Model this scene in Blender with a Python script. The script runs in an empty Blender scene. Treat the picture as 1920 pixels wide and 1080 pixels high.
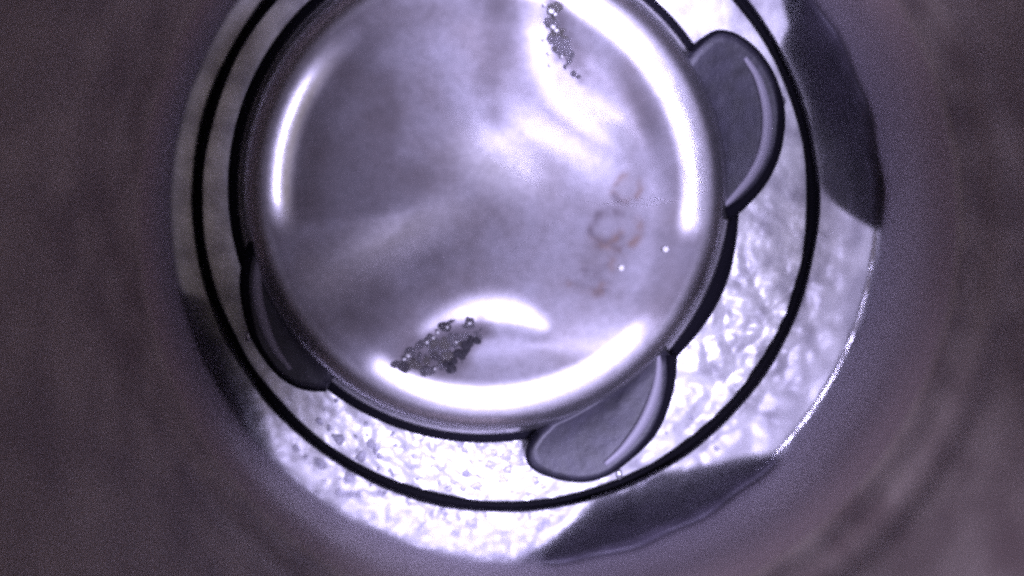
import bpy, bmesh, math, random
import numpy as np
from mathutils import Vector, noise

SC = bpy.context.scene
COL = SC.collection
random.seed(7)

# ---------------------------------------------------------------- camera
F, D = 1663.0, 20.0                 # focal length in photo pixels, camera height over the floor
S = D / F                           # millimetres per photo pixel on the floor
AX, AY = 946.0, 372.0               # tube axis where it meets the floor, photo pixels
VX, VY = 699.0, 258.0               # foot of the camera, photo pixels
CAMX, CAMY = (VX - AX) * S, (AY - VY) * S
cam = bpy.data.objects.new('camera', bpy.data.cameras.new('camera'))
COL.objects.link(cam); SC.camera = cam
cam.location = (CAMX, CAMY, D)
cam.data.sensor_width = 36.0
cam.data.lens = 36.0 * F / 1920.0
cam.data.shift_x = (960 - VX) / 1920.0
cam.data.shift_y = -(540 - VY) / 1920.0
cam.data.clip_start = 0.05; cam.data.clip_end = 200
cam.data.dof.use_dof = True
cam.data.dof.focus_distance = 19.3
cam.data.dof.aperture_fstop = 0.04

# ---------------------------------------------------------------- world and lamps
w = bpy.data.worlds.new('World'); SC.world = w; w.use_nodes = True
bg = w.node_tree.nodes['Background']
bg.inputs[0].default_value = (0.39, 0.33, 0.30, 1); bg.inputs[1].default_value = 0.72

def lamp(az, r, z, power, size, aim=5.4, spread=74, col=(0.66, 0.615, 1.0)):
    L = bpy.data.lights.new('scope_lamp', 'AREA'); L.shape = 'DISK'; L.size = size
    L.energy = power; L.color = col; L.spread = math.radians(spread)
    o = bpy.data.objects.new('scope_lamp', L); COL.objects.link(o)
    a = math.radians(az); o.location = (r * math.cos(a), r * math.sin(a), z)
    o.rotation_euler = (Vector((aim * math.cos(a), aim * math.sin(a), 0)) - o.location).to_track_quat('-Z', 'Y').to_euler()
    return o
# LEDs round the scope tip: most shine straight down, those at the left and right are tilted inwards with a narrow beam
LAMPS = [(145, 13, 1.2, 46), (165, 14, 1.2, 46), (185, 14, 1.2, 46), (-104, 14, 5.8, 46), (-92, 130, 6.6, 46), (-78, 90, 6.4, 52), (-60, 40, 5.4, 70),
         (-46, 50, 5.7, 50), (-35, 36, 5.7, 42), (-4, 17, 2, 40), (12, 17, 2, 40), (30, 20, 2, 42), (54, 130, 5.9, 54), (72, 240, 5.8, 60)]
for a_, p_, aim_, sp_ in LAMPS:
    lamp(a_, 6.35, 13.4, p_, 0.8, aim_, sp_)

SC.view_settings.view_transform = 'Standard'; SC.view_settings.look = 'None'
SC.view_settings.exposure = 0.35; SC.view_settings.gamma = 1.0
SC.view_settings.use_curve_mapping = False
SC.render.engine = 'CYCLES'
SC.cycles.use_denoising = False        # the sensor's own grain
SC.cycles.sample_clamp_indirect = 2.5
SC.cycles.max_bounces = 10
SC.cycles.pixel_filter_type = 'BLACKMAN_HARRIS'; SC.cycles.filter_width = 3.2     # the scope's soft optics

# ---------------------------------------------------------------- helpers
def W(px, py, z=0.0):
    k = (D - z) / F
    return Vector((CAMX + (px - VX) * k, CAMY - (py - VY) * k, z))

def mat(name, base, rough=0.5, metal=0.0, bump=0.0, bscale=8.0, mottle=0.0, mscale=3.0, col2=None, spec=0.5, rvar=0.0, ramp=(0.35, 0.7)):
    m = bpy.data.materials.new(name); m.use_nodes = True
    nt = m.node_tree; b = nt.nodes['Principled BSDF']
    b.inputs['Base Color'].default_value = (*base, 1)
    b.inputs['Roughness'].default_value = rough; b.inputs['Metallic'].default_value = metal
    b.inputs['Specular IOR Level'].default_value = spec
    tc = nt.nodes.new('ShaderNodeTexCoord')
    def nz(scale, detail=4):
        n = nt.nodes.new('ShaderNodeTexNoise'); n.inputs['Scale'].default_value = scale
        n.inputs['Detail'].default_value = detail
        nt.links.new(tc.outputs['Object'], n.inputs['Vector']); return n
    if mottle > 0:
        n = nz(mscale, 5); r = nt.nodes.new('ShaderNodeValToRGB')
        r.color_ramp.elements[0].position = ramp[0]; r.color_ramp.elements[1].position = ramp[1]
        c2 = col2 or tuple(c * (1 - mottle) for c in base)
        r.color_ramp.elements[0].color = (*c2, 1); r.color_ramp.elements[1].color = (*base, 1)
        nt.links.new(n.outputs['Fac'], r.inputs['Fac']); nt.links.new(r.outputs['Color'], b.inputs['Base Color'])
    if rvar > 0:
        n = nz(mscale * 1.7, 4); mr = nt.nodes.new('ShaderNodeMapRange')
        mr.inputs['From Min'].default_value = 0.3; mr.inputs['From Max'].default_value = 0.7
        mr.inputs['To Min'].default_value = rough - rvar; mr.inputs['To Max'].default_value = rough + rvar
        nt.links.new(n.outputs['Fac'], mr.inputs['Value']); nt.links.new(mr.outputs['Result'], b.inputs['Roughness'])
    if bump > 0:
        n = nz(bscale, 5); bp = nt.nodes.new('ShaderNodeBump')
        bp.inputs['Strength'].default_value = bump; bp.inputs['Distance'].default_value = 0.05
        nt.links.new(n.outputs['Fac'], bp.inputs['Height']); nt.links.new(bp.outputs['Normal'], b.inputs['Normal'])
    return m

M = {
 'wall':  mat('tube_wall_brown', (0.42, 0.355, 0.30), 0.55, 0.0, 0.3, 1.6, 0.5, 1.1, (0.21, 0.158, 0.14), 0.4),
 'liner': mat('polished_bore', (0.80, 0.79, 0.82), 0.10, 1.0, 0.06, 1.2),
 'floor': mat('frosted_floor', (0.82, 0.82, 0.83), 0.36, 0.25, 0.25, 4.0, 0.5, 1.6, (0.40, 0.39, 0.43), ramp=(0.30, 0.62)),
 'shell': None,
 'black': mat('black_rubber', (0.004, 0.0036, 0.007), 0.8, 0.0, 0.1, 6, spec=0.08),
 'ring':  mat('black_ring_rubber', (0.004, 0.0036, 0.006), 0.8, 0.0, 0.1, 6, spec=0.08),
 'tab':   mat('dark_tab_metal', (0.027, 0.025, 0.040), 0.5, 0.15, 0.3, 4, 0.55, 2.5),
 'reflection_plate':  mat('dark_reflection_plate', (0.085, 0.074, 0.105), 0.42, 0.25, 0.3, 2, 0.5, 1.5),  # dark tone of the tabs' reflections, on added plates
 'bead':  mat('pale_bevel', (0.20, 0.19, 0.23), 0.55, 0.1),
 'pin':   mat('pin_metal', (0.65, 0.64, 0.70), 0.3, 0.8),
 'dirt':  mat('dark_grit', (0.09, 0.083, 0.095), 0.18, 0.0, 0.5, 9, 0.5, 6),
 'dirt2': mat('olive_grit', (0.13, 0.12, 0.115), 0.2, 0.0, 0.5, 9, 0.5, 6),
 'soot':  mat('soot', (0.03, 0.027, 0.035), 0.6, 0.0, 0.5, 9),
 'dirt3': mat('pale_grit', (0.17, 0.16, 0.18), 0.2, 0.2, 0.5, 9, 0.4, 6),
 'spark': mat('wet_crystal', (0.95, 0.95, 0.97), 0.25, 0.0),
 'grit':  mat('grey_flake', (0.33, 0.32, 0.38), 0.45, 0.2, 0.2, 6),
}

def attr_alpha(m, name):
    nt = m.node_tree; a = nt.nodes.new('ShaderNodeAttribute'); a.attribute_name = name
    nt.links.new(a.outputs['Fac'], nt.nodes['Principled BSDF'].inputs['Alpha'])
attr_alpha(M['reflection_plate'], 'body')

def link(name, me, m, parent=None, smooth=True):
    if m and not me.materials: me.materials.append(M[m])
    if smooth: me.polygons.foreach_set('use_smooth', [True] * len(me.polygons))
    o = bpy.data.objects.new(name, me); COL.objects.link(o)
    if parent: o.parent = parent
    return o
def mesh(name, V, Fs):
    me = bpy.data.meshes.new(name); me.from_pydata([tuple(v) for v in V], [], Fs); me.update(); return me
def tag(o, label, cat, group=None):
    o['label'] = label; o['category'] = cat
    if group: o['group'] = group
    return o
def grid_faces(nr, na):
    fs = []
    for i in range(nr - 1):
        for j in range(na):
            k = (j + 1) % na
            fs.append((i * na + j, (i + 1) * na + j, (i + 1) * na + k, i * na + k))
    return fs
def lathe(name, prof, na, flip=False):
    V = [(r * math.cos(2 * math.pi * j / na), r * math.sin(2 * math.pi * j / na), z) for r, z in prof for j in range(na)]
    fs = grid_faces(len(prof), na)
    if flip: fs = [f[::-1] for f in fs]
    return mesh(name, V, fs)
def smooth_path(pts, n=8, closed=False):
    P = [Vector(p) for p in pts]; out = []
    N = len(P)
    for i in range(N if closed else N - 1):
        if closed: a, b, c, d = P[i - 1], P[i], P[(i + 1) % N], P[(i + 2) % N]
        else: a, b, c, d = P[max(i - 1, 0)], P[i], P[i + 1], P[min(i + 2, N - 1)]
        for k in range(n):
            t = k / n
            out.append(0.5 * ((2 * b) + (c - a) * t + (2 * a - 5 * b + 4 * c - d) * t * t + (3 * b - a - 3 * c + d) * t ** 3))
    if not closed: out.append(P[-1])
    return out
def tube(name, path, rad, closed=False, n=10, sz=1.0):
    """a bead along a path; rad is a number or one per point; sz flattens it in z"""
    N = len(path); V = []
    for i, p in enumerate(path):
        a = path[i - 1] if (i > 0 or closed) else p
        b = path[(i + 1) % N] if (i < N - 1 or closed) else p
        t = (b - a); t.z = 0; t.normalize(); side = Vector((-t.y, t.x, 0))
        r = rad[i] if hasattr(rad, '__len__') else rad
        for j in range(n):
            q = 2 * math.pi * j / n
            V.append(p + side * (r * math.cos(q)) + Vector((0, 0, r * sz * math.sin(q))))
    fs = []
    for i in range(N if closed else N - 1):
        k = (i + 1) % N
        for j in range(n):
            l = (j + 1) % n
            fs.append((i * n + j, k * n + j, k * n + l, i * n + l))
    if not closed:
        fs.append(tuple(range(n))); fs.append(tuple((N - 1) * n + j for j in range(n))[::-1])
    me = mesh(name, V, fs)
    bm = bmesh.new(); bm.from_mesh(me); bmesh.ops.recalc_face_normals(bm, faces=bm.faces); bm.to_mesh(me); bm.free()
    return me
def sdf(P, poly):
    """signed distance (negative inside) of points P (n,2) to a polygon"""
    poly = np.array(poly, float); d = np.full(len(P), 1e9); ins = np.zeros(len(P), bool)
    for i in range(len(poly)):
        a = poly[i]; b = poly[(i + 1) % len(poly)]; e = b - a; q = P - a
        t = np.clip((q @ e) / (e @ e), 0, 1)
        d = np.minimum(d, np.hypot(*(q - t[:, None] * e).T))
        c = ((a[1] > P[:, 1]) != (b[1] > P[:, 1]))
        with np.errstate(divide='ignore', invalid='ignore'):
            x = (b[0] - a[0]) * (P[:, 1] - a[1]) / (b[1] - a[1]) + a[0]
        ins ^= c & (P[:, 0] < x)
    return np.where(ins, -d, d)
def sstep(x, a, b):
    t = np.clip((x - a) / (b - a), 0, 1); return t * t * (3 - 2 * t)

# ---------------------------------------------------------------- the setting: bore and floor
RW = 576 * S
def bore_material():
    """polished at the foot, sooted over above a ragged tide line"""
    m = bpy.data.materials.new('bore_polished_to_sooty'); m.use_nodes = True; nt = m.node_tree
    out = nt.nodes['Material Output']; p = nt.nodes['Principled BSDF']
    p.inputs['Base Color'].default_value = (0.80, 0.79, 0.82, 1); p.inputs['Metallic'].default_value = 1
    p.inputs['Roughness'].default_value = 0.12
    q = nt.nodes.new('ShaderNodeBsdfPrincipled')
    tc = nt.nodes.new('ShaderNodeTexCoord'); sp = nt.nodes.new('ShaderNodeSeparateXYZ'); nt.links.new(tc.outputs['Object'], sp.inputs[0])
    n = nt.nodes.new('ShaderNodeTexNoise'); n.inputs['Scale'].default_value = 1.3; n.inputs['Detail'].default_value = 5
    nt.links.new(tc.outputs['Object'], n.inputs['Vector'])
    ad = nt.nodes.new('ShaderNodeMath'); ad.operation = 'MULTIPLY_ADD'; ad.inputs[1].default_value = 0.30
    nt.links.new(n.outputs['Fac'], ad.inputs[0]); nt.links.new(sp.outputs['Z'], ad.inputs[2])
    mr = nt.nodes.new('ShaderNodeMapRange'); mr.interpolation_type = 'SMOOTHSTEP'
    mr.inputs['From Min'].default_value = 2.35; mr.inputs['From Max'].default_value = 3.05
    nt.links.new(ad.outputs[0], mr.inputs['Value'])
    def by_height(lo, hi, v0, v1, sock):
        m_ = nt.nodes.new('ShaderNodeMapRange'); m_.inputs['From Min'].default_value = lo; m_.inputs['From Max'].default_value = hi
        m_.inputs['To Min'].default_value = v0; m_.inputs['To Max'].default_value = v1
        nt.links.new(ad.outputs[0], m_.inputs['Value']); nt.links.new(m_.outputs['Result'], sock)
    by_height(2.8, 4.9, 0.6, 0.0, q.inputs['Metallic']); by_height(2.8, 4.9, 0.40, 0.55, q.inputs['Roughness'])
    cm = nt.nodes.new('ShaderNodeMixRGB'); cm.inputs[1].default_value = (0.34, 0.31, 0.36, 1); cm.inputs[2].default_value = (0.34, 0.26, 0.245, 1)
    by_height(2.8, 4.9, 0.0, 1.0, cm.inputs[0]); nt.links.new(cm.outputs[0], q.inputs['Base Color'])
    mx = nt.nodes.new('ShaderNodeMixShader'); nt.links.new(mr.outputs['Result'], mx.inputs[0])
    nt.links.new(p.outputs[0], mx.inputs[1]); nt.links.new(q.outputs[0], mx.inputs[2]); nt.links.new(mx.outputs[0], out.inputs[0])
    n2 = nt.nodes.new('ShaderNodeTexNoise'); n2.inputs['Scale'].default_value = 1.6; nt.links.new(tc.outputs['Object'], n2.inputs['Vector'])
    bp = nt.nodes.new('ShaderNodeBump'); bp.inputs['Strength'].default_value = 0.08; bp.inputs['Distance'].default_value = 0.05
    nt.links.new(n2.outputs['Fac'], bp.inputs['Height']); nt.links.new(bp.outputs['Normal'], p.inputs['Normal'])
    return m
M['liner'] = bore_material()
prof = [(RW, -0.05), (RW, 0.3), (RW, 0.8), (RW, 1.4), (RW, 2.0), (RW, 2.5), (RW, 2.75), (RW + 0.01, 3.0), (RW + 0.03, 3.4), (RW + 0.01, 3.9), (RW - 0.02, 4.3), (RW + 0.01, 4.7), (RW + 0.02, 5.0)]
bore = link('bore_wall', lathe('bore_wall', prof, 240, True), 'liner'); bore['kind'] = 'structure'
we = [Vector((RW * math.cos(math.radians(a)), RW * math.sin(math.radians(a)), 2.55)) for a in np.arange(-50, 4, 1.5)]  # added pale bead: the highlight along the bore edge, built as a shape
link('edge_highlight', tube('edge_highlight', we, [(0.055 + 0.07 * noise.noise(Vector((i * .6, 0, 0)))) * math.sin(math.pi * (i + .5) / len(we)) ** .5 for i in range(len(we))], False, 8), 'pin', bore)
prof = [(RW + 0.02, 5.005)]
z = 5.1
while z < 26:
    g = 0.0
    if 3.1 < z < 3.8: g = 0.035 * math.sin((z - 3.1) / 0.7 * math.pi)
    if 4.2 < z < 4.7: g = -0.035 * math.sin((z - 4.2) / 0.5 * math.pi)
    if 5.6 < z < 6.4: g = 0.03 * math.sin((z - 5.6) / 0.8 * math.pi)
    prof.append((RW + 0.03 + g, z)); z += 0.1 if z < 8 else 1.0
o = link('tube_wall', lathe('tube_wall', prof, 240, True), 'wall'); o['kind'] = 'structure'

V = []; NA, NR = 720, 70
for i in range(NR):
    r = 4.6 + (RW + 0.0 - 4.6) * i / (NR - 1)
    for j in range(NA):
        a = 2 * math.pi * j / NA
        x, y = r * math.cos(a), r * math.sin(a)
        az = math.degrees(math.atan2(y, x))
        rough = 0.12 + 0.88 * max(0, math.cos(math.radians(az + 62))) ** 0.8
        h = noise.fractal(Vector((x * 1.3, y * 1.3, 3)), 0.8, 2.0, 3) * 0.05 + abs(noise.noise(Vector((x * 3.3, y * 3.3, 9)))) * 0.03
        d_ = noise.voronoi(Vector((x * 1.25, y * 1.25, 0.3)))[0]
        h += 0.15 * min(0.6, d_[1] - d_[0]) * math.exp(-((az + 30) / 24) ** 2)     # shallow cells at the lower right
        low = math.exp(-((az + 97) / 20) ** 2)                        # crinkled like foil at the bottom
        h += low * 0.085 * abs(noise.noise(Vector((x * 4.6, y * 4.6, 1)))) + low * 0.03 * noise.noise(Vector((x * 9, y * 9, 4)))
        V.append((x, y, h * rough))
o = link('floor', mesh('floor', V, [f for f in grid_faces(NR, NA)]), 'floor'); o['kind'] = 'structure'

# loose pale grains strewn on the lower stretch of the floor
bm = bmesh.new()
for _ in range(130):
    az = math.radians(random.gauss(-95, 17)); r = random.uniform(5.4, 6.75)
    c = Vector((r * math.cos(az), r * math.sin(az), 0.045)); sz = random.uniform(0.02, 0.06) * random.choice((1, 1.2, 1.6, 2.1))
    if (c.xy - W(1090, 830).xy).length < 1.2: continue
    res = bmesh.ops.create_icosphere(bm, subdivisions=1, radius=sz)
    q = random.uniform(0, 6.28); sx = random.uniform(0.7, 1.6)
    for v in res['verts']:
        v.co = Vector((v.co.x * sx, v.co.y, v.co.z * 0.16)) * random.uniform(0.55, 1.45)
        v.co = Vector((v.co.x * math.cos(q) - v.co.y * math.sin(q), v.co.x * math.sin(q) + v.co.y * math.cos(q), v.co.z)) + c
me = bpy.data.meshes.new('grit'); bm.to_mesh(me); bm.free()
o = link('grit', me, 'grit', smooth=False); o['kind'] = 'stuff'
tag(o, 'pale grey grains scattered over the bright floor at the bottom', 'grit')

# ---------------------------------------------------------------- thin black ring at the foot of the bore
RR = RW - 0.055
path = [Vector((RR * math.cos(2 * math.pi * j / 220), RR * math.sin(2 * math.pi * j / 220), 0.08)) for j in range(220)]
rad = [0.078 + 0.03 * noise.noise(Vector((p.x * .8, p.y * .8, 1))) for p in path]
tag(link('seal_ring', tube('seal_ring', path, rad, True, 14), 'ring'),
    'thin black ring encircling the whole grey cap', 'ring')

# ---------------------------------------------------------------- the domed cap
CC = W(908, 353, 0.5)
cap = bpy.data.objects.new('domed_cap', None); COL.objects.link(cap); cap.location = (CC.x, CC.y, 0)
tag(cap, 'large round grey satin metal cap with rounded rim and three dark tabs', 'cap')
RB, RC, ZC, ZP = 470 * S * 0.978, 390 * S * 0.953, 0.98, 0.84
NOTCH_A = [(712, 700), (745, 668), (800, 640), (870, 612), (960, 610), (1036, 630), (1100, 650), (1190, 645), (1120, 690), (1000, 725), (900, 740), (800, 727)]
NOTCH_B = [(1005, -90), (1008, 60), (1026, 130), (1062, 195), (1140, 255), (1200, 290), (1250, 250), (1220, 150), (1150, 60), (1090, 0), (1060, -90)]
NA_S = [(p.x, p.y) for p in smooth_path([Vector((*p, 0)) for p in NOTCH_A], 5, True)]
NB_S = [(p.x, p.y) for p in smooth_path([Vector((*p, 0)) for p in NOTCH_B], 5, True)]
HIGHLIGHT_A = [(786, 618), (830, 580), (880, 556), (940, 550), (990, 568), (1030, 606), (1010, 622), (950, 612), (900, 612), (850, 614), (806, 628)]  # highlight beside the notch, painted into colour and gloss
HIGHLIGHT_B = [(1000, -60), (1006, 60), (1016, 130), (1050, 200), (1120, 252), (1176, 262), (1172, 218), (1100, 190), (1050, 130), (1030, 60), (1026, -60)]
def photo_px(X, Y):
    k = F / (D - 0.85)
    return np.stack([(X - CAMX) * k + VX, VY - (Y - CAMY) * k], 1)
def blob(P, cx, cy, ang, lx, ly):
    a = math.radians(ang); dx, dy = P[:, 0] - cx, P[:, 1] - cy
    u, v = dx * math.cos(a) + dy * math.sin(a), -dx * math.sin(a) + dy * math.cos(a)
    return np.exp(-(u / lx) ** 2 - (v / ly) ** 2)
def cap_polish_highlight(X, Y):
    """polished outer rim, plus rim-arc, notch-lip and face highlights put into colour and gloss"""
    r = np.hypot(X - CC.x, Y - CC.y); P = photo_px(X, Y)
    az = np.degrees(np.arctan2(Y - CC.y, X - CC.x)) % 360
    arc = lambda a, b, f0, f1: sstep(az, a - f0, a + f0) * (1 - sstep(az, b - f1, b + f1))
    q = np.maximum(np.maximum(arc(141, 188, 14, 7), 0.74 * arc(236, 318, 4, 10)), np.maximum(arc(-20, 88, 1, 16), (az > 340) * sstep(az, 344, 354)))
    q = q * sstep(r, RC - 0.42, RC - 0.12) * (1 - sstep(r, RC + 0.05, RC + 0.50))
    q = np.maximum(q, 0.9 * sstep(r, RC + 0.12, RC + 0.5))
    pa = sdf(P, [(p.x, p.y) for p in smooth_path([Vector((*p, 0)) for p in HIGHLIGHT_A], 4, True)])
    pb = sdf(P, [(p.x, p.y) for p in smooth_path([Vector((*p, 0)) for p in HIGHLIGHT_B], 4, True)])
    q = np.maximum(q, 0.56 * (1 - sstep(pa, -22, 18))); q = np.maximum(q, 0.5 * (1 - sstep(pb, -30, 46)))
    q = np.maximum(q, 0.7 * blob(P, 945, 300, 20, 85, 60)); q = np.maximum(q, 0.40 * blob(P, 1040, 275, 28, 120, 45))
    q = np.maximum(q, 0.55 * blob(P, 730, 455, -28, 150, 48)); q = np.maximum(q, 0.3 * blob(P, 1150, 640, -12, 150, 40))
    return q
STAIN_SHADE = [([(540, 418), (575, 240), (640, 110), (700, 60), (738, 140), (750, 290), (840, 362)], 0.34, 22),  # fold and rim-gap shade painted as darker tone; grime in the notches
        ([(893, -60), (968, -60), (950, 120), (935, 240), (912, 210), (905, 100)], 0.7, 26),
        ([(1175, 150), (1235, 200), (1285, 300), (1275, 370), (1215, 330), (1180, 240)], 0.45, 30),
        ([(1235, 440), (1330, 430), (1320, 540), (1250, 600), (1200, 590)], 0.45, 24),
        ([(640, 590), (760, 520), (850, 455), (860, 480), (790, 560), (690, 640)], 0.40, 26),
        ([(735, 685), (800, 622), (850, 596), (905, 596), (915, 625), (880, 655), (860, 700), (800, 708)], 0.85, 20),
        ([(1010, -20), (1050, -10), (1090, 60), (1092, 150), (1060, 140), (1030, 95), (1020, 50)], 0.85, 16),
        ([(1095, 395), (1205, 320), (1215, 420), (1160, 560), (1060, 560), (1080, 470)], 0.22, 36)]
def cap_stain_shade(X, Y):
    """grime and dull stains, plus the shade of folds and rim gap put into colour"""
    P = photo_px(X, Y); q = np.zeros(len(P))
    wob = np.array([noise.fractal(Vector((p[0] * .012, p[1] * .012, 5)), 0.9, 2.0, 4) for p in P]) * 26
    for poly, a, w_ in STAIN_SHADE: q = np.maximum(q, a * (1 - sstep(sdf(P, poly) + wob, -w_, w_)))
    return q
MARKS = [
 ([(1200, 345), (1180, 330), (1160, 340), (1152, 362), (1165, 380), (1190, 372), (1205, 352)], 3.2),
 ([(1190, 412), (1160, 398), (1125, 402), (1106, 425), (1112, 448), (1140, 455), (1165, 440)], 4.0),
 ([(1196, 420), (1190, 450), (1165, 470), (1140, 462), (1118, 458)], 4.2),
 ([(1150, 478), (1140, 505), (1120, 512), (1100, 508)], 4.2),
 ([(1135, 520), (1128, 545), (1105, 548), (1085, 535), (1062, 530)], 4.4),
]
def cap_rust(X, Y):
    """blurred rusty scrawl on the face"""
    P = photo_px(X, Y); q = np.zeros(len(P)); near = np.hypot(P[:, 0] - 1140, P[:, 1] - 445) < 160
    Q = P[near]; v = np.zeros(len(Q))
    for pts, wd in MARKS:
        c = smooth_path([Vector((x, y, 0)) for x, y in pts], 5)
        d = np.full(len(Q), 1e9)
        for a, b in zip(c[:-1], c[1:]):
            a2, e = np.array([a.x, a.y]), np.array([b.x - a.x, b.y - a.y]); t = np.clip(((Q - a2) @ e) / (e @ e), 0, 1)
            d = np.minimum(d, np.hypot(*(Q - a2 - t[:, None] * e).T))
        v = np.maximum(v, np.exp(-(d / (wd * 2.5)) ** 2))
    w_ = np.array([noise.fractal(Vector((p[0] * .03, p[1] * .03, 8)), 0.9, 2.0, 3) for p in Q])
    q[near] = v * np.clip(0.5 + 0.9 * w_, 0.04, 0.85)
    return q
def shell_material():
    m = bpy.data.materials.new('blasted_metal_with_highlights'); m.use_nodes = True; nt = m.node_tree; b = nt.nodes['Principled BSDF']
    N, L = nt.nodes.new, nt.links.new
    tc = N('ShaderNodeTexCoord'); at = N('ShaderNodeAttribute'); at.attribute_name = 'polish_highlight'
    def nz(sc, de):
        n = N('ShaderNodeTexNoise'); n.inputs['Scale'].default_value = sc; n.inputs['Detail'].default_value = de; L(tc.outputs['Object'], n.inputs['Vector']); return n
    n1 = nz(0.9, 5); r = N('ShaderNodeValToRGB'); r.color_ramp.elements[0].position = 0.35; r.color_ramp.elements[1].position = 0.68
    r.color_ramp.elements[0].color = (0.205, 0.188, 0.205, 1); r.color_ramp.elements[1].color = (0.285, 0.275, 0.315, 1)
    L(n1.outputs['Fac'], r.inputs['Fac'])
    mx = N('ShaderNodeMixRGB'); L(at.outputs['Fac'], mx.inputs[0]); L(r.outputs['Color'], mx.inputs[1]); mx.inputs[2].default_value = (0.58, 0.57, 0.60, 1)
    ta = N('ShaderNodeAttribute'); ta.attribute_name = 'stain_shade'
    n3 = nz(5.5, 6); n3r = N('ShaderNodeMapRange'); n3r.inputs['From Min'].default_value = 0.3; n3r.inputs['From Max'].default_value = 0.7
    n3r.inputs['To Min'].default_value = 0.88; n3r.inputs['To Max'].default_value = 1.08; L(n3.outputs['Fac'], n3r.inputs['Value'])
    mf = N('ShaderNodeMixRGB'); mf.blend_type = 'MULTIPLY'; mf.inputs[0].default_value = 1; L(mx.outputs[0], mf.inputs[1]); L(n3r.outputs['Result'], mf.inputs[2])
    mt = N('ShaderNodeMixRGB'); L(ta.outputs['Fac'], mt.inputs[0]); L(mf.outputs[0], mt.inputs[1]); mt.inputs[2].default_value = (0.10, 0.088, 0.098, 1)
    ra = N('ShaderNodeAttribute'); ra.attribute_name = 'rust'
    mu = N('ShaderNodeMixRGB'); L(ra.outputs['Fac'], mu.inputs[0]); L(mt.outputs[0], mu.inputs[1])
    rc = N('ShaderNodeValToRGB'); rc.color_ramp.elements[0].position = 0.42; rc.color_ramp.elements[1].position = 0.56
    rc.color_ramp.elements[0].color = (0.10, 0.082, 0.095, 1); rc.color_ramp.elements[1].color = (0.165, 0.108, 0.085, 1)
    n4 = nz(1.4, 3); L(n4.outputs['Fac'], rc.inputs['Fac']); L(rc.outputs['Color'], mu.inputs[2])
    L(mu.outputs[0], b.inputs['Base Color'])
    def rng(lo, hi, sock):
        q = N('ShaderNodeMapRange'); q.inputs['To Min'].default_value = lo; q.inputs['To Max'].default_value = hi; L(at.outputs['Fac'], q.inputs['Value']); L(q.outputs['Result'], sock)
    rng(0.60, 0.24, b.inputs['Roughness']); rng(0.55, 1.0, b.inputs['Metallic'])
    n2 = nz(2.4, 5); bp = N('ShaderNodeBump'); bp.inputs['Strength'].default_value = 0.10; bp.inputs['Distance'].default_value = 0.05
    L(n2.outputs['Fac'], bp.inputs['Height']); L(bp.outputs['Normal'], b.inputs['Normal'])
    return m
M['shell'] = shell_material()
def cap_z(X, Y):
    """height of the cap surface at world X, Y (arrays)"""
    r = np.hypot(X - CC.x, Y - CC.y)
    z = np.where(r > RC, ZC * np.clip(1 - (np.clip(r - RC, 0, 9) / (RB - RC)) ** 2.7, 0, 1) ** (1 / 1.9),
                 ZP + (ZC - ZP) * sstep(r, RC - 1.0, RC + 0.04) / sstep(np.array(RC), RC - 1.0, RC + 0.04))
    k = F / (D - 0.85)
    P = np.stack([(X - CAMX) * k + VX, VY - (Y - CAMY) * k], 1)      # photo pixels
    inner = 1 - sstep(r, RC - 0.95, RC - 0.1)
    pa, pb = sdf(P, NA_S), sdf(P, NB_S)
    dz = -0.08 * (1 - sstep(pa, -34, 12)) - 0.08 * (1 - sstep(pb, -44, 16))
    def bump(cx, cy, ang, lx, ly, amp):
        a = math.radians(ang); dx, dy = P[:, 0] - cx, P[:, 1] - cy
        u, v = dx * math.cos(a) + dy * math.sin(a), -dx * math.sin(a) + dy * math.cos(a)
        return amp * np.exp(-(u / lx) ** 2 - (v / ly) ** 2)
    # soft creases and dents of the pressed sheet
    dz = dz + bump(690, 240, 80, 170, 60, -0.05) + bump(945, 300, 20, 70, 55, 0.05) + bump(1030, 270, 25, 120, 40, 0.045)
    dz = dz + bump(720, 470, -28, 190, 45, 0.05) + bump(760, 540, -32, 150, 32, -0.035) + bump(930, 80, 90, 160, 40, -0.04)
    dz = dz + bump(1210, 280, 70, 130, 45, -0.05) + bump(1180, 500, 60, 120, 70, 0.03) + bump(850, 160, 75, 150, 60, 0.03)
    # fold running in from the left rim
    t = (P[:, 0] - 530) * (-65 / 326) - (P[:, 1] - 425)
    fold = sstep(-t, -26, 26) * (1 - sstep(P[:, 0], 740, 860)) * (1 - sstep(-t, 20, 150))
    dz = dz + 0.10 * fold
    return z + dz * inner
NA, RS = 360, []
RS = list(np.linspace(0.02, RC - 0.2, 120)) + list(np.linspace(RC - 0.17, RC + 0.3, 22)) + [RC + (RB - RC) * math.sin(q) for q in np.linspace(0.36, math.pi / 2, 24)]
RS = np.array(RS); A = np.arange(NA) * 2 * np.pi / NA
X = (CC.x + RS[:, None] * np.cos(A)).ravel(); Y = (CC.y + RS[:, None] * np.sin(A)).ravel()
Z = cap_z(X, Y)
V = np.stack([X - CC.x, Y - CC.y, Z], 1)
fs = grid_faces(len(RS), NA); fs.append(tuple(range(NA)))
me = mesh('shell', V, fs)
at = me.attributes.new('polish_highlight', 'FLOAT', 'POINT'); at.data.foreach_set('value', cap_polish_highlight(X, Y).astype(np.float32))
at = me.attributes.new('stain_shade', 'FLOAT', 'POINT'); at.data.foreach_set('value', cap_stain_shade(X, Y).astype(np.float32))
at = me.attributes.new('rust', 'FLOAT', 'POINT'); at.data.foreach_set('value', cap_rust(X, Y).astype(np.float32))
link('shell', me, 'shell', cap)
def capz(px, py):
    p = W(px, py, 0.8); z = float(cap_z(np.array([p.x]), np.array([p.y]))[0])
    p = W(px, py, z); return p
def loc(v): return v - Vector((CC.x, CC.y, 0))

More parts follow.
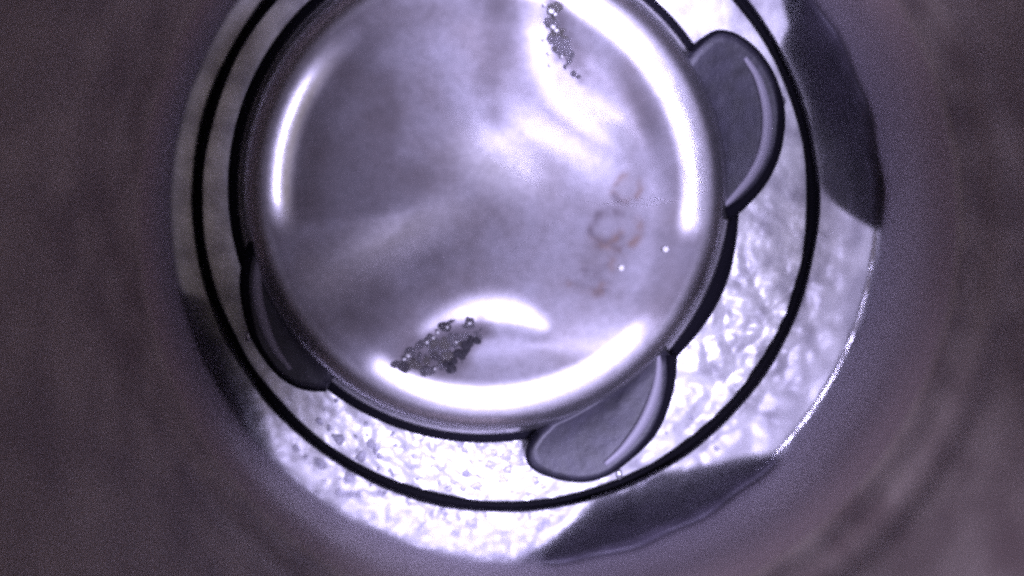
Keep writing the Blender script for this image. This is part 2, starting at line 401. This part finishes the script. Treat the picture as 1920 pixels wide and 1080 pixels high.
# black gasket bead round the foot of the shell
path = [Vector(((RB + .03) * math.cos(2 * math.pi * j / 200), (RB + .03) * math.sin(2 * math.pi * j / 200), 0.24)) for j in range(200)]
def grad(p):
    a = math.degrees(math.atan2(p.y, p.x)) % 360
    thick = 0.13 + 0.14 * math.exp(-((a - 336) / 16) ** 2)
    return thick
link('gasket', tube('gasket', path, [grad(p) for p in path], True, 12, 0.9), 'black', cap)

# three rounded tabs standing out of the foot of the cap
TABS = {
 'upper_right': dict(
   out=[(1300, 95), (1325, 72), (1352, 60), (1388, 72), (1422, 102), (1447, 143), (1461, 190), (1463, 235), (1453, 290), (1428, 340), (1393, 379), (1362, 402)],
   inn=[(1330, 390), (1320, 300), (1300, 200), (1270, 130)],
   rad=[.07, .07, .06, .07, .08, .09, .11, .12, .12, .13, .14, .18],
   bead=[(1398, 108), (1422, 145), (1437, 195), (1440, 240), (1431, 288), (1408, 332), (1376, 370), (1352, 392)], pin=(1466, 190)),
 'lower_right': dict(
   out=[(1010, 815), (992, 842), (993, 868), (1020, 888), (1078, 901), (1130, 892), (1178, 858), (1222, 812), (1246, 760), (1257, 710), (1258, 665)],
   inn=[(1230, 640), (1170, 710), (1090, 765), (1030, 795)],
   rad=[.05, .05, .05, .05, .06, .07, .09, .11, .12, .13, .16],
   bead=[(1135, 872), (1170, 842), (1205, 795), (1227, 745), (1236, 700), (1236, 660)], pin=(1160, 888)),
 'lower_left': dict(
   out=[(492, 430), (468, 478), (459, 530), (464, 580), (478, 630), (502, 672), (532, 706), (570, 726), (612, 730)],
   inn=[(630, 700), (560, 620), (530, 540), (515, 460)],
   rad=[.14, .13, .13, .12, .11, .10, .09, .08, .07],
   bead=[(492, 462), (482, 510), (483, 560), (496, 612), (516, 656), (545, 694)], pin=(466, 630)),
}
TL = {'upper_right': 'dark grey tab under the upper right of the rim', 'lower_right': 'dark grey tab with rounded end below the rim',
      'lower_left': 'narrow dark grey tab at the lower left of the rim'}
for key, t in TABS.items():
    op = smooth_path([loc(W(x, y, 0.70)) for x, y in t['out']], 6)
    ip = smooth_path([loc(W(x, y, 0.70)) for x, y in t['inn']], 3)
    ring = [Vector((p.x, p.y, 0)) for p in op + ip]
    n = len(ring); cen = sum(ring, Vector()) / n
    V, fs = [], []
    layers = [(1.0, 0.02), (1.0, 0.68), (0.97, 0.75), (0.86, 0.74), (0.6, 0.69), (0.3, 0.67)]
    for sc_, zz in layers:
        for p in ring: V.append(((p.x - cen.x) * sc_ + cen.x, (p.y - cen.y) * sc_ + cen.y, zz))
    fs = grid_faces(len(layers), n); fs.append(tuple((len(layers) - 1) * n + j for j in range(n)))
    me = mesh('tab', V, fs)
    bm = bmesh.new(); bm.from_mesh(me); bmesh.ops.recalc_face_normals(bm, faces=bm.faces); bm.to_mesh(me); bm.free()
    tb = link('tab', me, 'tab', cap); tb['label'] = TL[key]
    rr = np.interp(np.linspace(0, 1, len(op)), np.linspace(0, 1, len(t['rad'])), t['rad'])
    link('tab_gasket', tube('tab_gasket', [Vector((p.x, p.y, 0.66)) for p in op], list(rr), False, 10), 'black', tb)
    bp = smooth_path([loc(W(x, y, 0.76)) for x, y in t['bead']], 6)
    nb = len(bp); br = [0.11 * math.sin(math.pi * (0.12 + 0.80 * i / (nb - 1))) + 0.012 for i in range(nb)]
    link('bevel', tube('bevel', [Vector((p.x, p.y, 0.725)) for p in bp], br, False, 10, 0.45), 'bead', tb)
    c = loc(W(*t['pin'], 0.42))
    me = bpy.data.meshes.new('pin'); bm = bmesh.new(); bmesh.ops.create_uvsphere(bm, u_segments=14, v_segments=8, radius=0.10)
    for v in bm.verts: v.co = Vector((v.co.x * .8, v.co.y * 1.3, v.co.z * .8)) + Vector((c.x, c.y, 0.42))
    bm.to_mesh(me); bm.free(); link('pin', me, 'pin', tb)

# added dark plates on the bore, shaped as the tabs' reflections in it
REFLECTION_EDGES = {'upper_right': [(38, 2.7), (33, 1.3), (29, 0.35), (24, 0.12), (16, 0.10), (8, 0.12), (3, 0.35), (-1, 1.2), (-4, 2.7)],
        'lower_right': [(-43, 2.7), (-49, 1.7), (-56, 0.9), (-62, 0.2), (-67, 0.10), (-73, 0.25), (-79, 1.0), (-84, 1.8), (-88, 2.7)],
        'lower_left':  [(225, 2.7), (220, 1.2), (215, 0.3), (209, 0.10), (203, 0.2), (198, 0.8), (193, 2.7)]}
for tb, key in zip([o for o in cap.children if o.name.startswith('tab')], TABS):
    pr = sorted(REFLECTION_EDGES[key]); az = np.linspace(pr[0][0], pr[-1][0], 60)
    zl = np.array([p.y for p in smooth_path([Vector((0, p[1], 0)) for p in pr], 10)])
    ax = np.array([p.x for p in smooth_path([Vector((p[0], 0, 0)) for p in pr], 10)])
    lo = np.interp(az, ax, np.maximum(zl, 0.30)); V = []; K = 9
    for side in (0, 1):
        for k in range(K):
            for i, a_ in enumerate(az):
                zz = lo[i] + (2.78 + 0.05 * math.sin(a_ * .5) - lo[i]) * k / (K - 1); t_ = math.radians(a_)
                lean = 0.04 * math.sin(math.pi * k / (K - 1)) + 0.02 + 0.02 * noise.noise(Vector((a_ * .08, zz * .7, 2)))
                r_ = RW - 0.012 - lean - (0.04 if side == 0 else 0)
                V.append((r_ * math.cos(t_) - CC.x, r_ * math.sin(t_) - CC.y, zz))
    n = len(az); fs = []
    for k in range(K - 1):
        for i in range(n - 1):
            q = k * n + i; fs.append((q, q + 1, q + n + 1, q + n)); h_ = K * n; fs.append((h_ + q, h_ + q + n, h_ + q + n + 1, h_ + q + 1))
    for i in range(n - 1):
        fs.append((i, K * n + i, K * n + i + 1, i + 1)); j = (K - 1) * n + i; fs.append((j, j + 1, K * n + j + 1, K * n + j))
    me = mesh('reflection_plate', V, fs); bm = bmesh.new(); bm.from_mesh(me); bmesh.ops.recalc_face_normals(bm, faces=bm.faces); bm.to_mesh(me); bm.free()
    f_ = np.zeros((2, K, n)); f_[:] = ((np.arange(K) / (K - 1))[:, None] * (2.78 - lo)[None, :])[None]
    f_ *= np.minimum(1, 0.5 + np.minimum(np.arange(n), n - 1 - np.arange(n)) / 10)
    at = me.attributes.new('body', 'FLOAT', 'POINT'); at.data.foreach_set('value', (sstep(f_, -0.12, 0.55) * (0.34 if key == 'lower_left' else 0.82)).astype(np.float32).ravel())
    link('reflection_plate', me, 'reflection_plate', tb)

# ---------------------------------------------------------------- crumbs of dirt and specks lying on the cap
def crumb_mesh(seed, name):
    bm = bmesh.new(); bmesh.ops.create_icosphere(bm, subdivisions=2, radius=1)
    for v in bm.verts: v.co *= 1 + 0.45 * noise.noise(v.co * 1.5 + Vector((seed * 7.1, 0, 0)))
    me = bpy.data.meshes.new(name); bm.to_mesh(me); bm.free(); return me
def clump(name, poly, nd, ns, m, sparkpts, label, dark=None):
    P = np.array([[random.uniform(min(p[0] for p in poly), max(p[0] for p in poly)),
                   random.uniform(min(p[1] for p in poly), max(p[1] for p in poly))] for _ in range(4000)])
    P = P[sdf(P, poly) < 0][:nd]
    c = capz(*np.mean(P, 0))
    root = bpy.data.objects.new(name, None); COL.objects.link(root); root.location = c
    tag(root, label, 'dirt', 'dirt clumps on the cap')
    ms = [crumb_mesh(i + nd, 'crumb') for i in range(5)]
    for i, c_ in enumerate(ms): c_.materials.append(M[m if i < 1 else ('dirt2', 'dirt3', 'dirt3', 'dirt3')[i - 1]])
    sm = crumb_mesh(77, 'glint')
    for x, y in P:
        q = capz(x, y) - c; o = link('crumb', ms[random.randrange(5)], None, root)
        s = random.choice((2, 3, 4, 5, 7, 9, 11)) * S; o.location = q - Vector((0, 0, s * .05)); o.scale = (s * random.uniform(.9, 1.8), s, s * 0.17)
        o.rotation_euler = (0, 0, random.uniform(0, 6.28))
    for x, y, r in sparkpts:
        q = capz(x, y) - c; o = link('glint', sm, 'spark', root)
        o.location = q + Vector((0, 0, 0.06)); o.scale = (r * S * .75, r * S * .6, r * S * .5); o.rotation_euler = (random.random() * 6, random.random() * 6, 0)
    return root
clump('dirt_clump', [(735, 685), (800, 628), (850, 600), (905, 600), (915, 625), (890, 650), (860, 695), (800, 705)], 70, 0, 'dirt',
      [(765, 665, 7), (758, 672, 5), (800, 640, 6), (812, 632, 5), (820, 622, 6), (838, 612, 5), (855, 640, 4), (815, 690, 4), (880, 605, 4)],
      'dark crumbly dirt clump in the notch at the lower edge of the cap')
clump_a = bpy.data.objects['dirt_clump']
dm = crumb_mesh(31, 'crumb'); dm.materials.append(M['soot'])
for i in range(26):
    t = random.random(); x, y = 888 - 50 * t + random.gauss(0, 5), 632 + 62 * t + random.gauss(0, 5)
    o = link('crumb', dm, None, clump_a); s_ = random.uniform(5, 8) * S
    o.location = capz(x, y) - clump_a.location; o.scale = (s_, s_ * .8, s_ * .5); o.rotation_euler = (0, 0, random.random() * 6)
clump('dirt_clump', [(1015, 8), (1045, 10), (1060, 60), (1075, 100), (1088, 148), (1060, 130), (1035, 95), (1028, 50)], 42, 0, 'dirt2',
      [(1020, 10, 5), (1032, 22, 7), (1040, 28, 5), (1035, 52, 7), (1042, 58, 5), (1018, 75, 5), (1028, 100, 5), (1052, 107, 4), (1030, 122, 5)],
      'olive grey dirt clump in the notch near the top edge of the cap')
for x, y, r, lb in ((1164, 502, 6, 'small bright round droplet beside the rusty scratches'), (1247, 467, 6, 'small bright droplet near the right end of the rim')):
    me = bpy.data.meshes.new('droplet'); bm = bmesh.new(); bmesh.ops.create_uvsphere(bm, u_segments=16, v_segments=10, radius=r * S)
    for v in bm.verts: v.co.z *= 0.7
    bm.to_mesh(me); bm.free(); o = link('droplet', me, 'spark'); o.location = capz(x, y) + Vector((0, 0, r * S * 0.3))
    tag(o, lb, 'droplet', 'droplets on the cap')
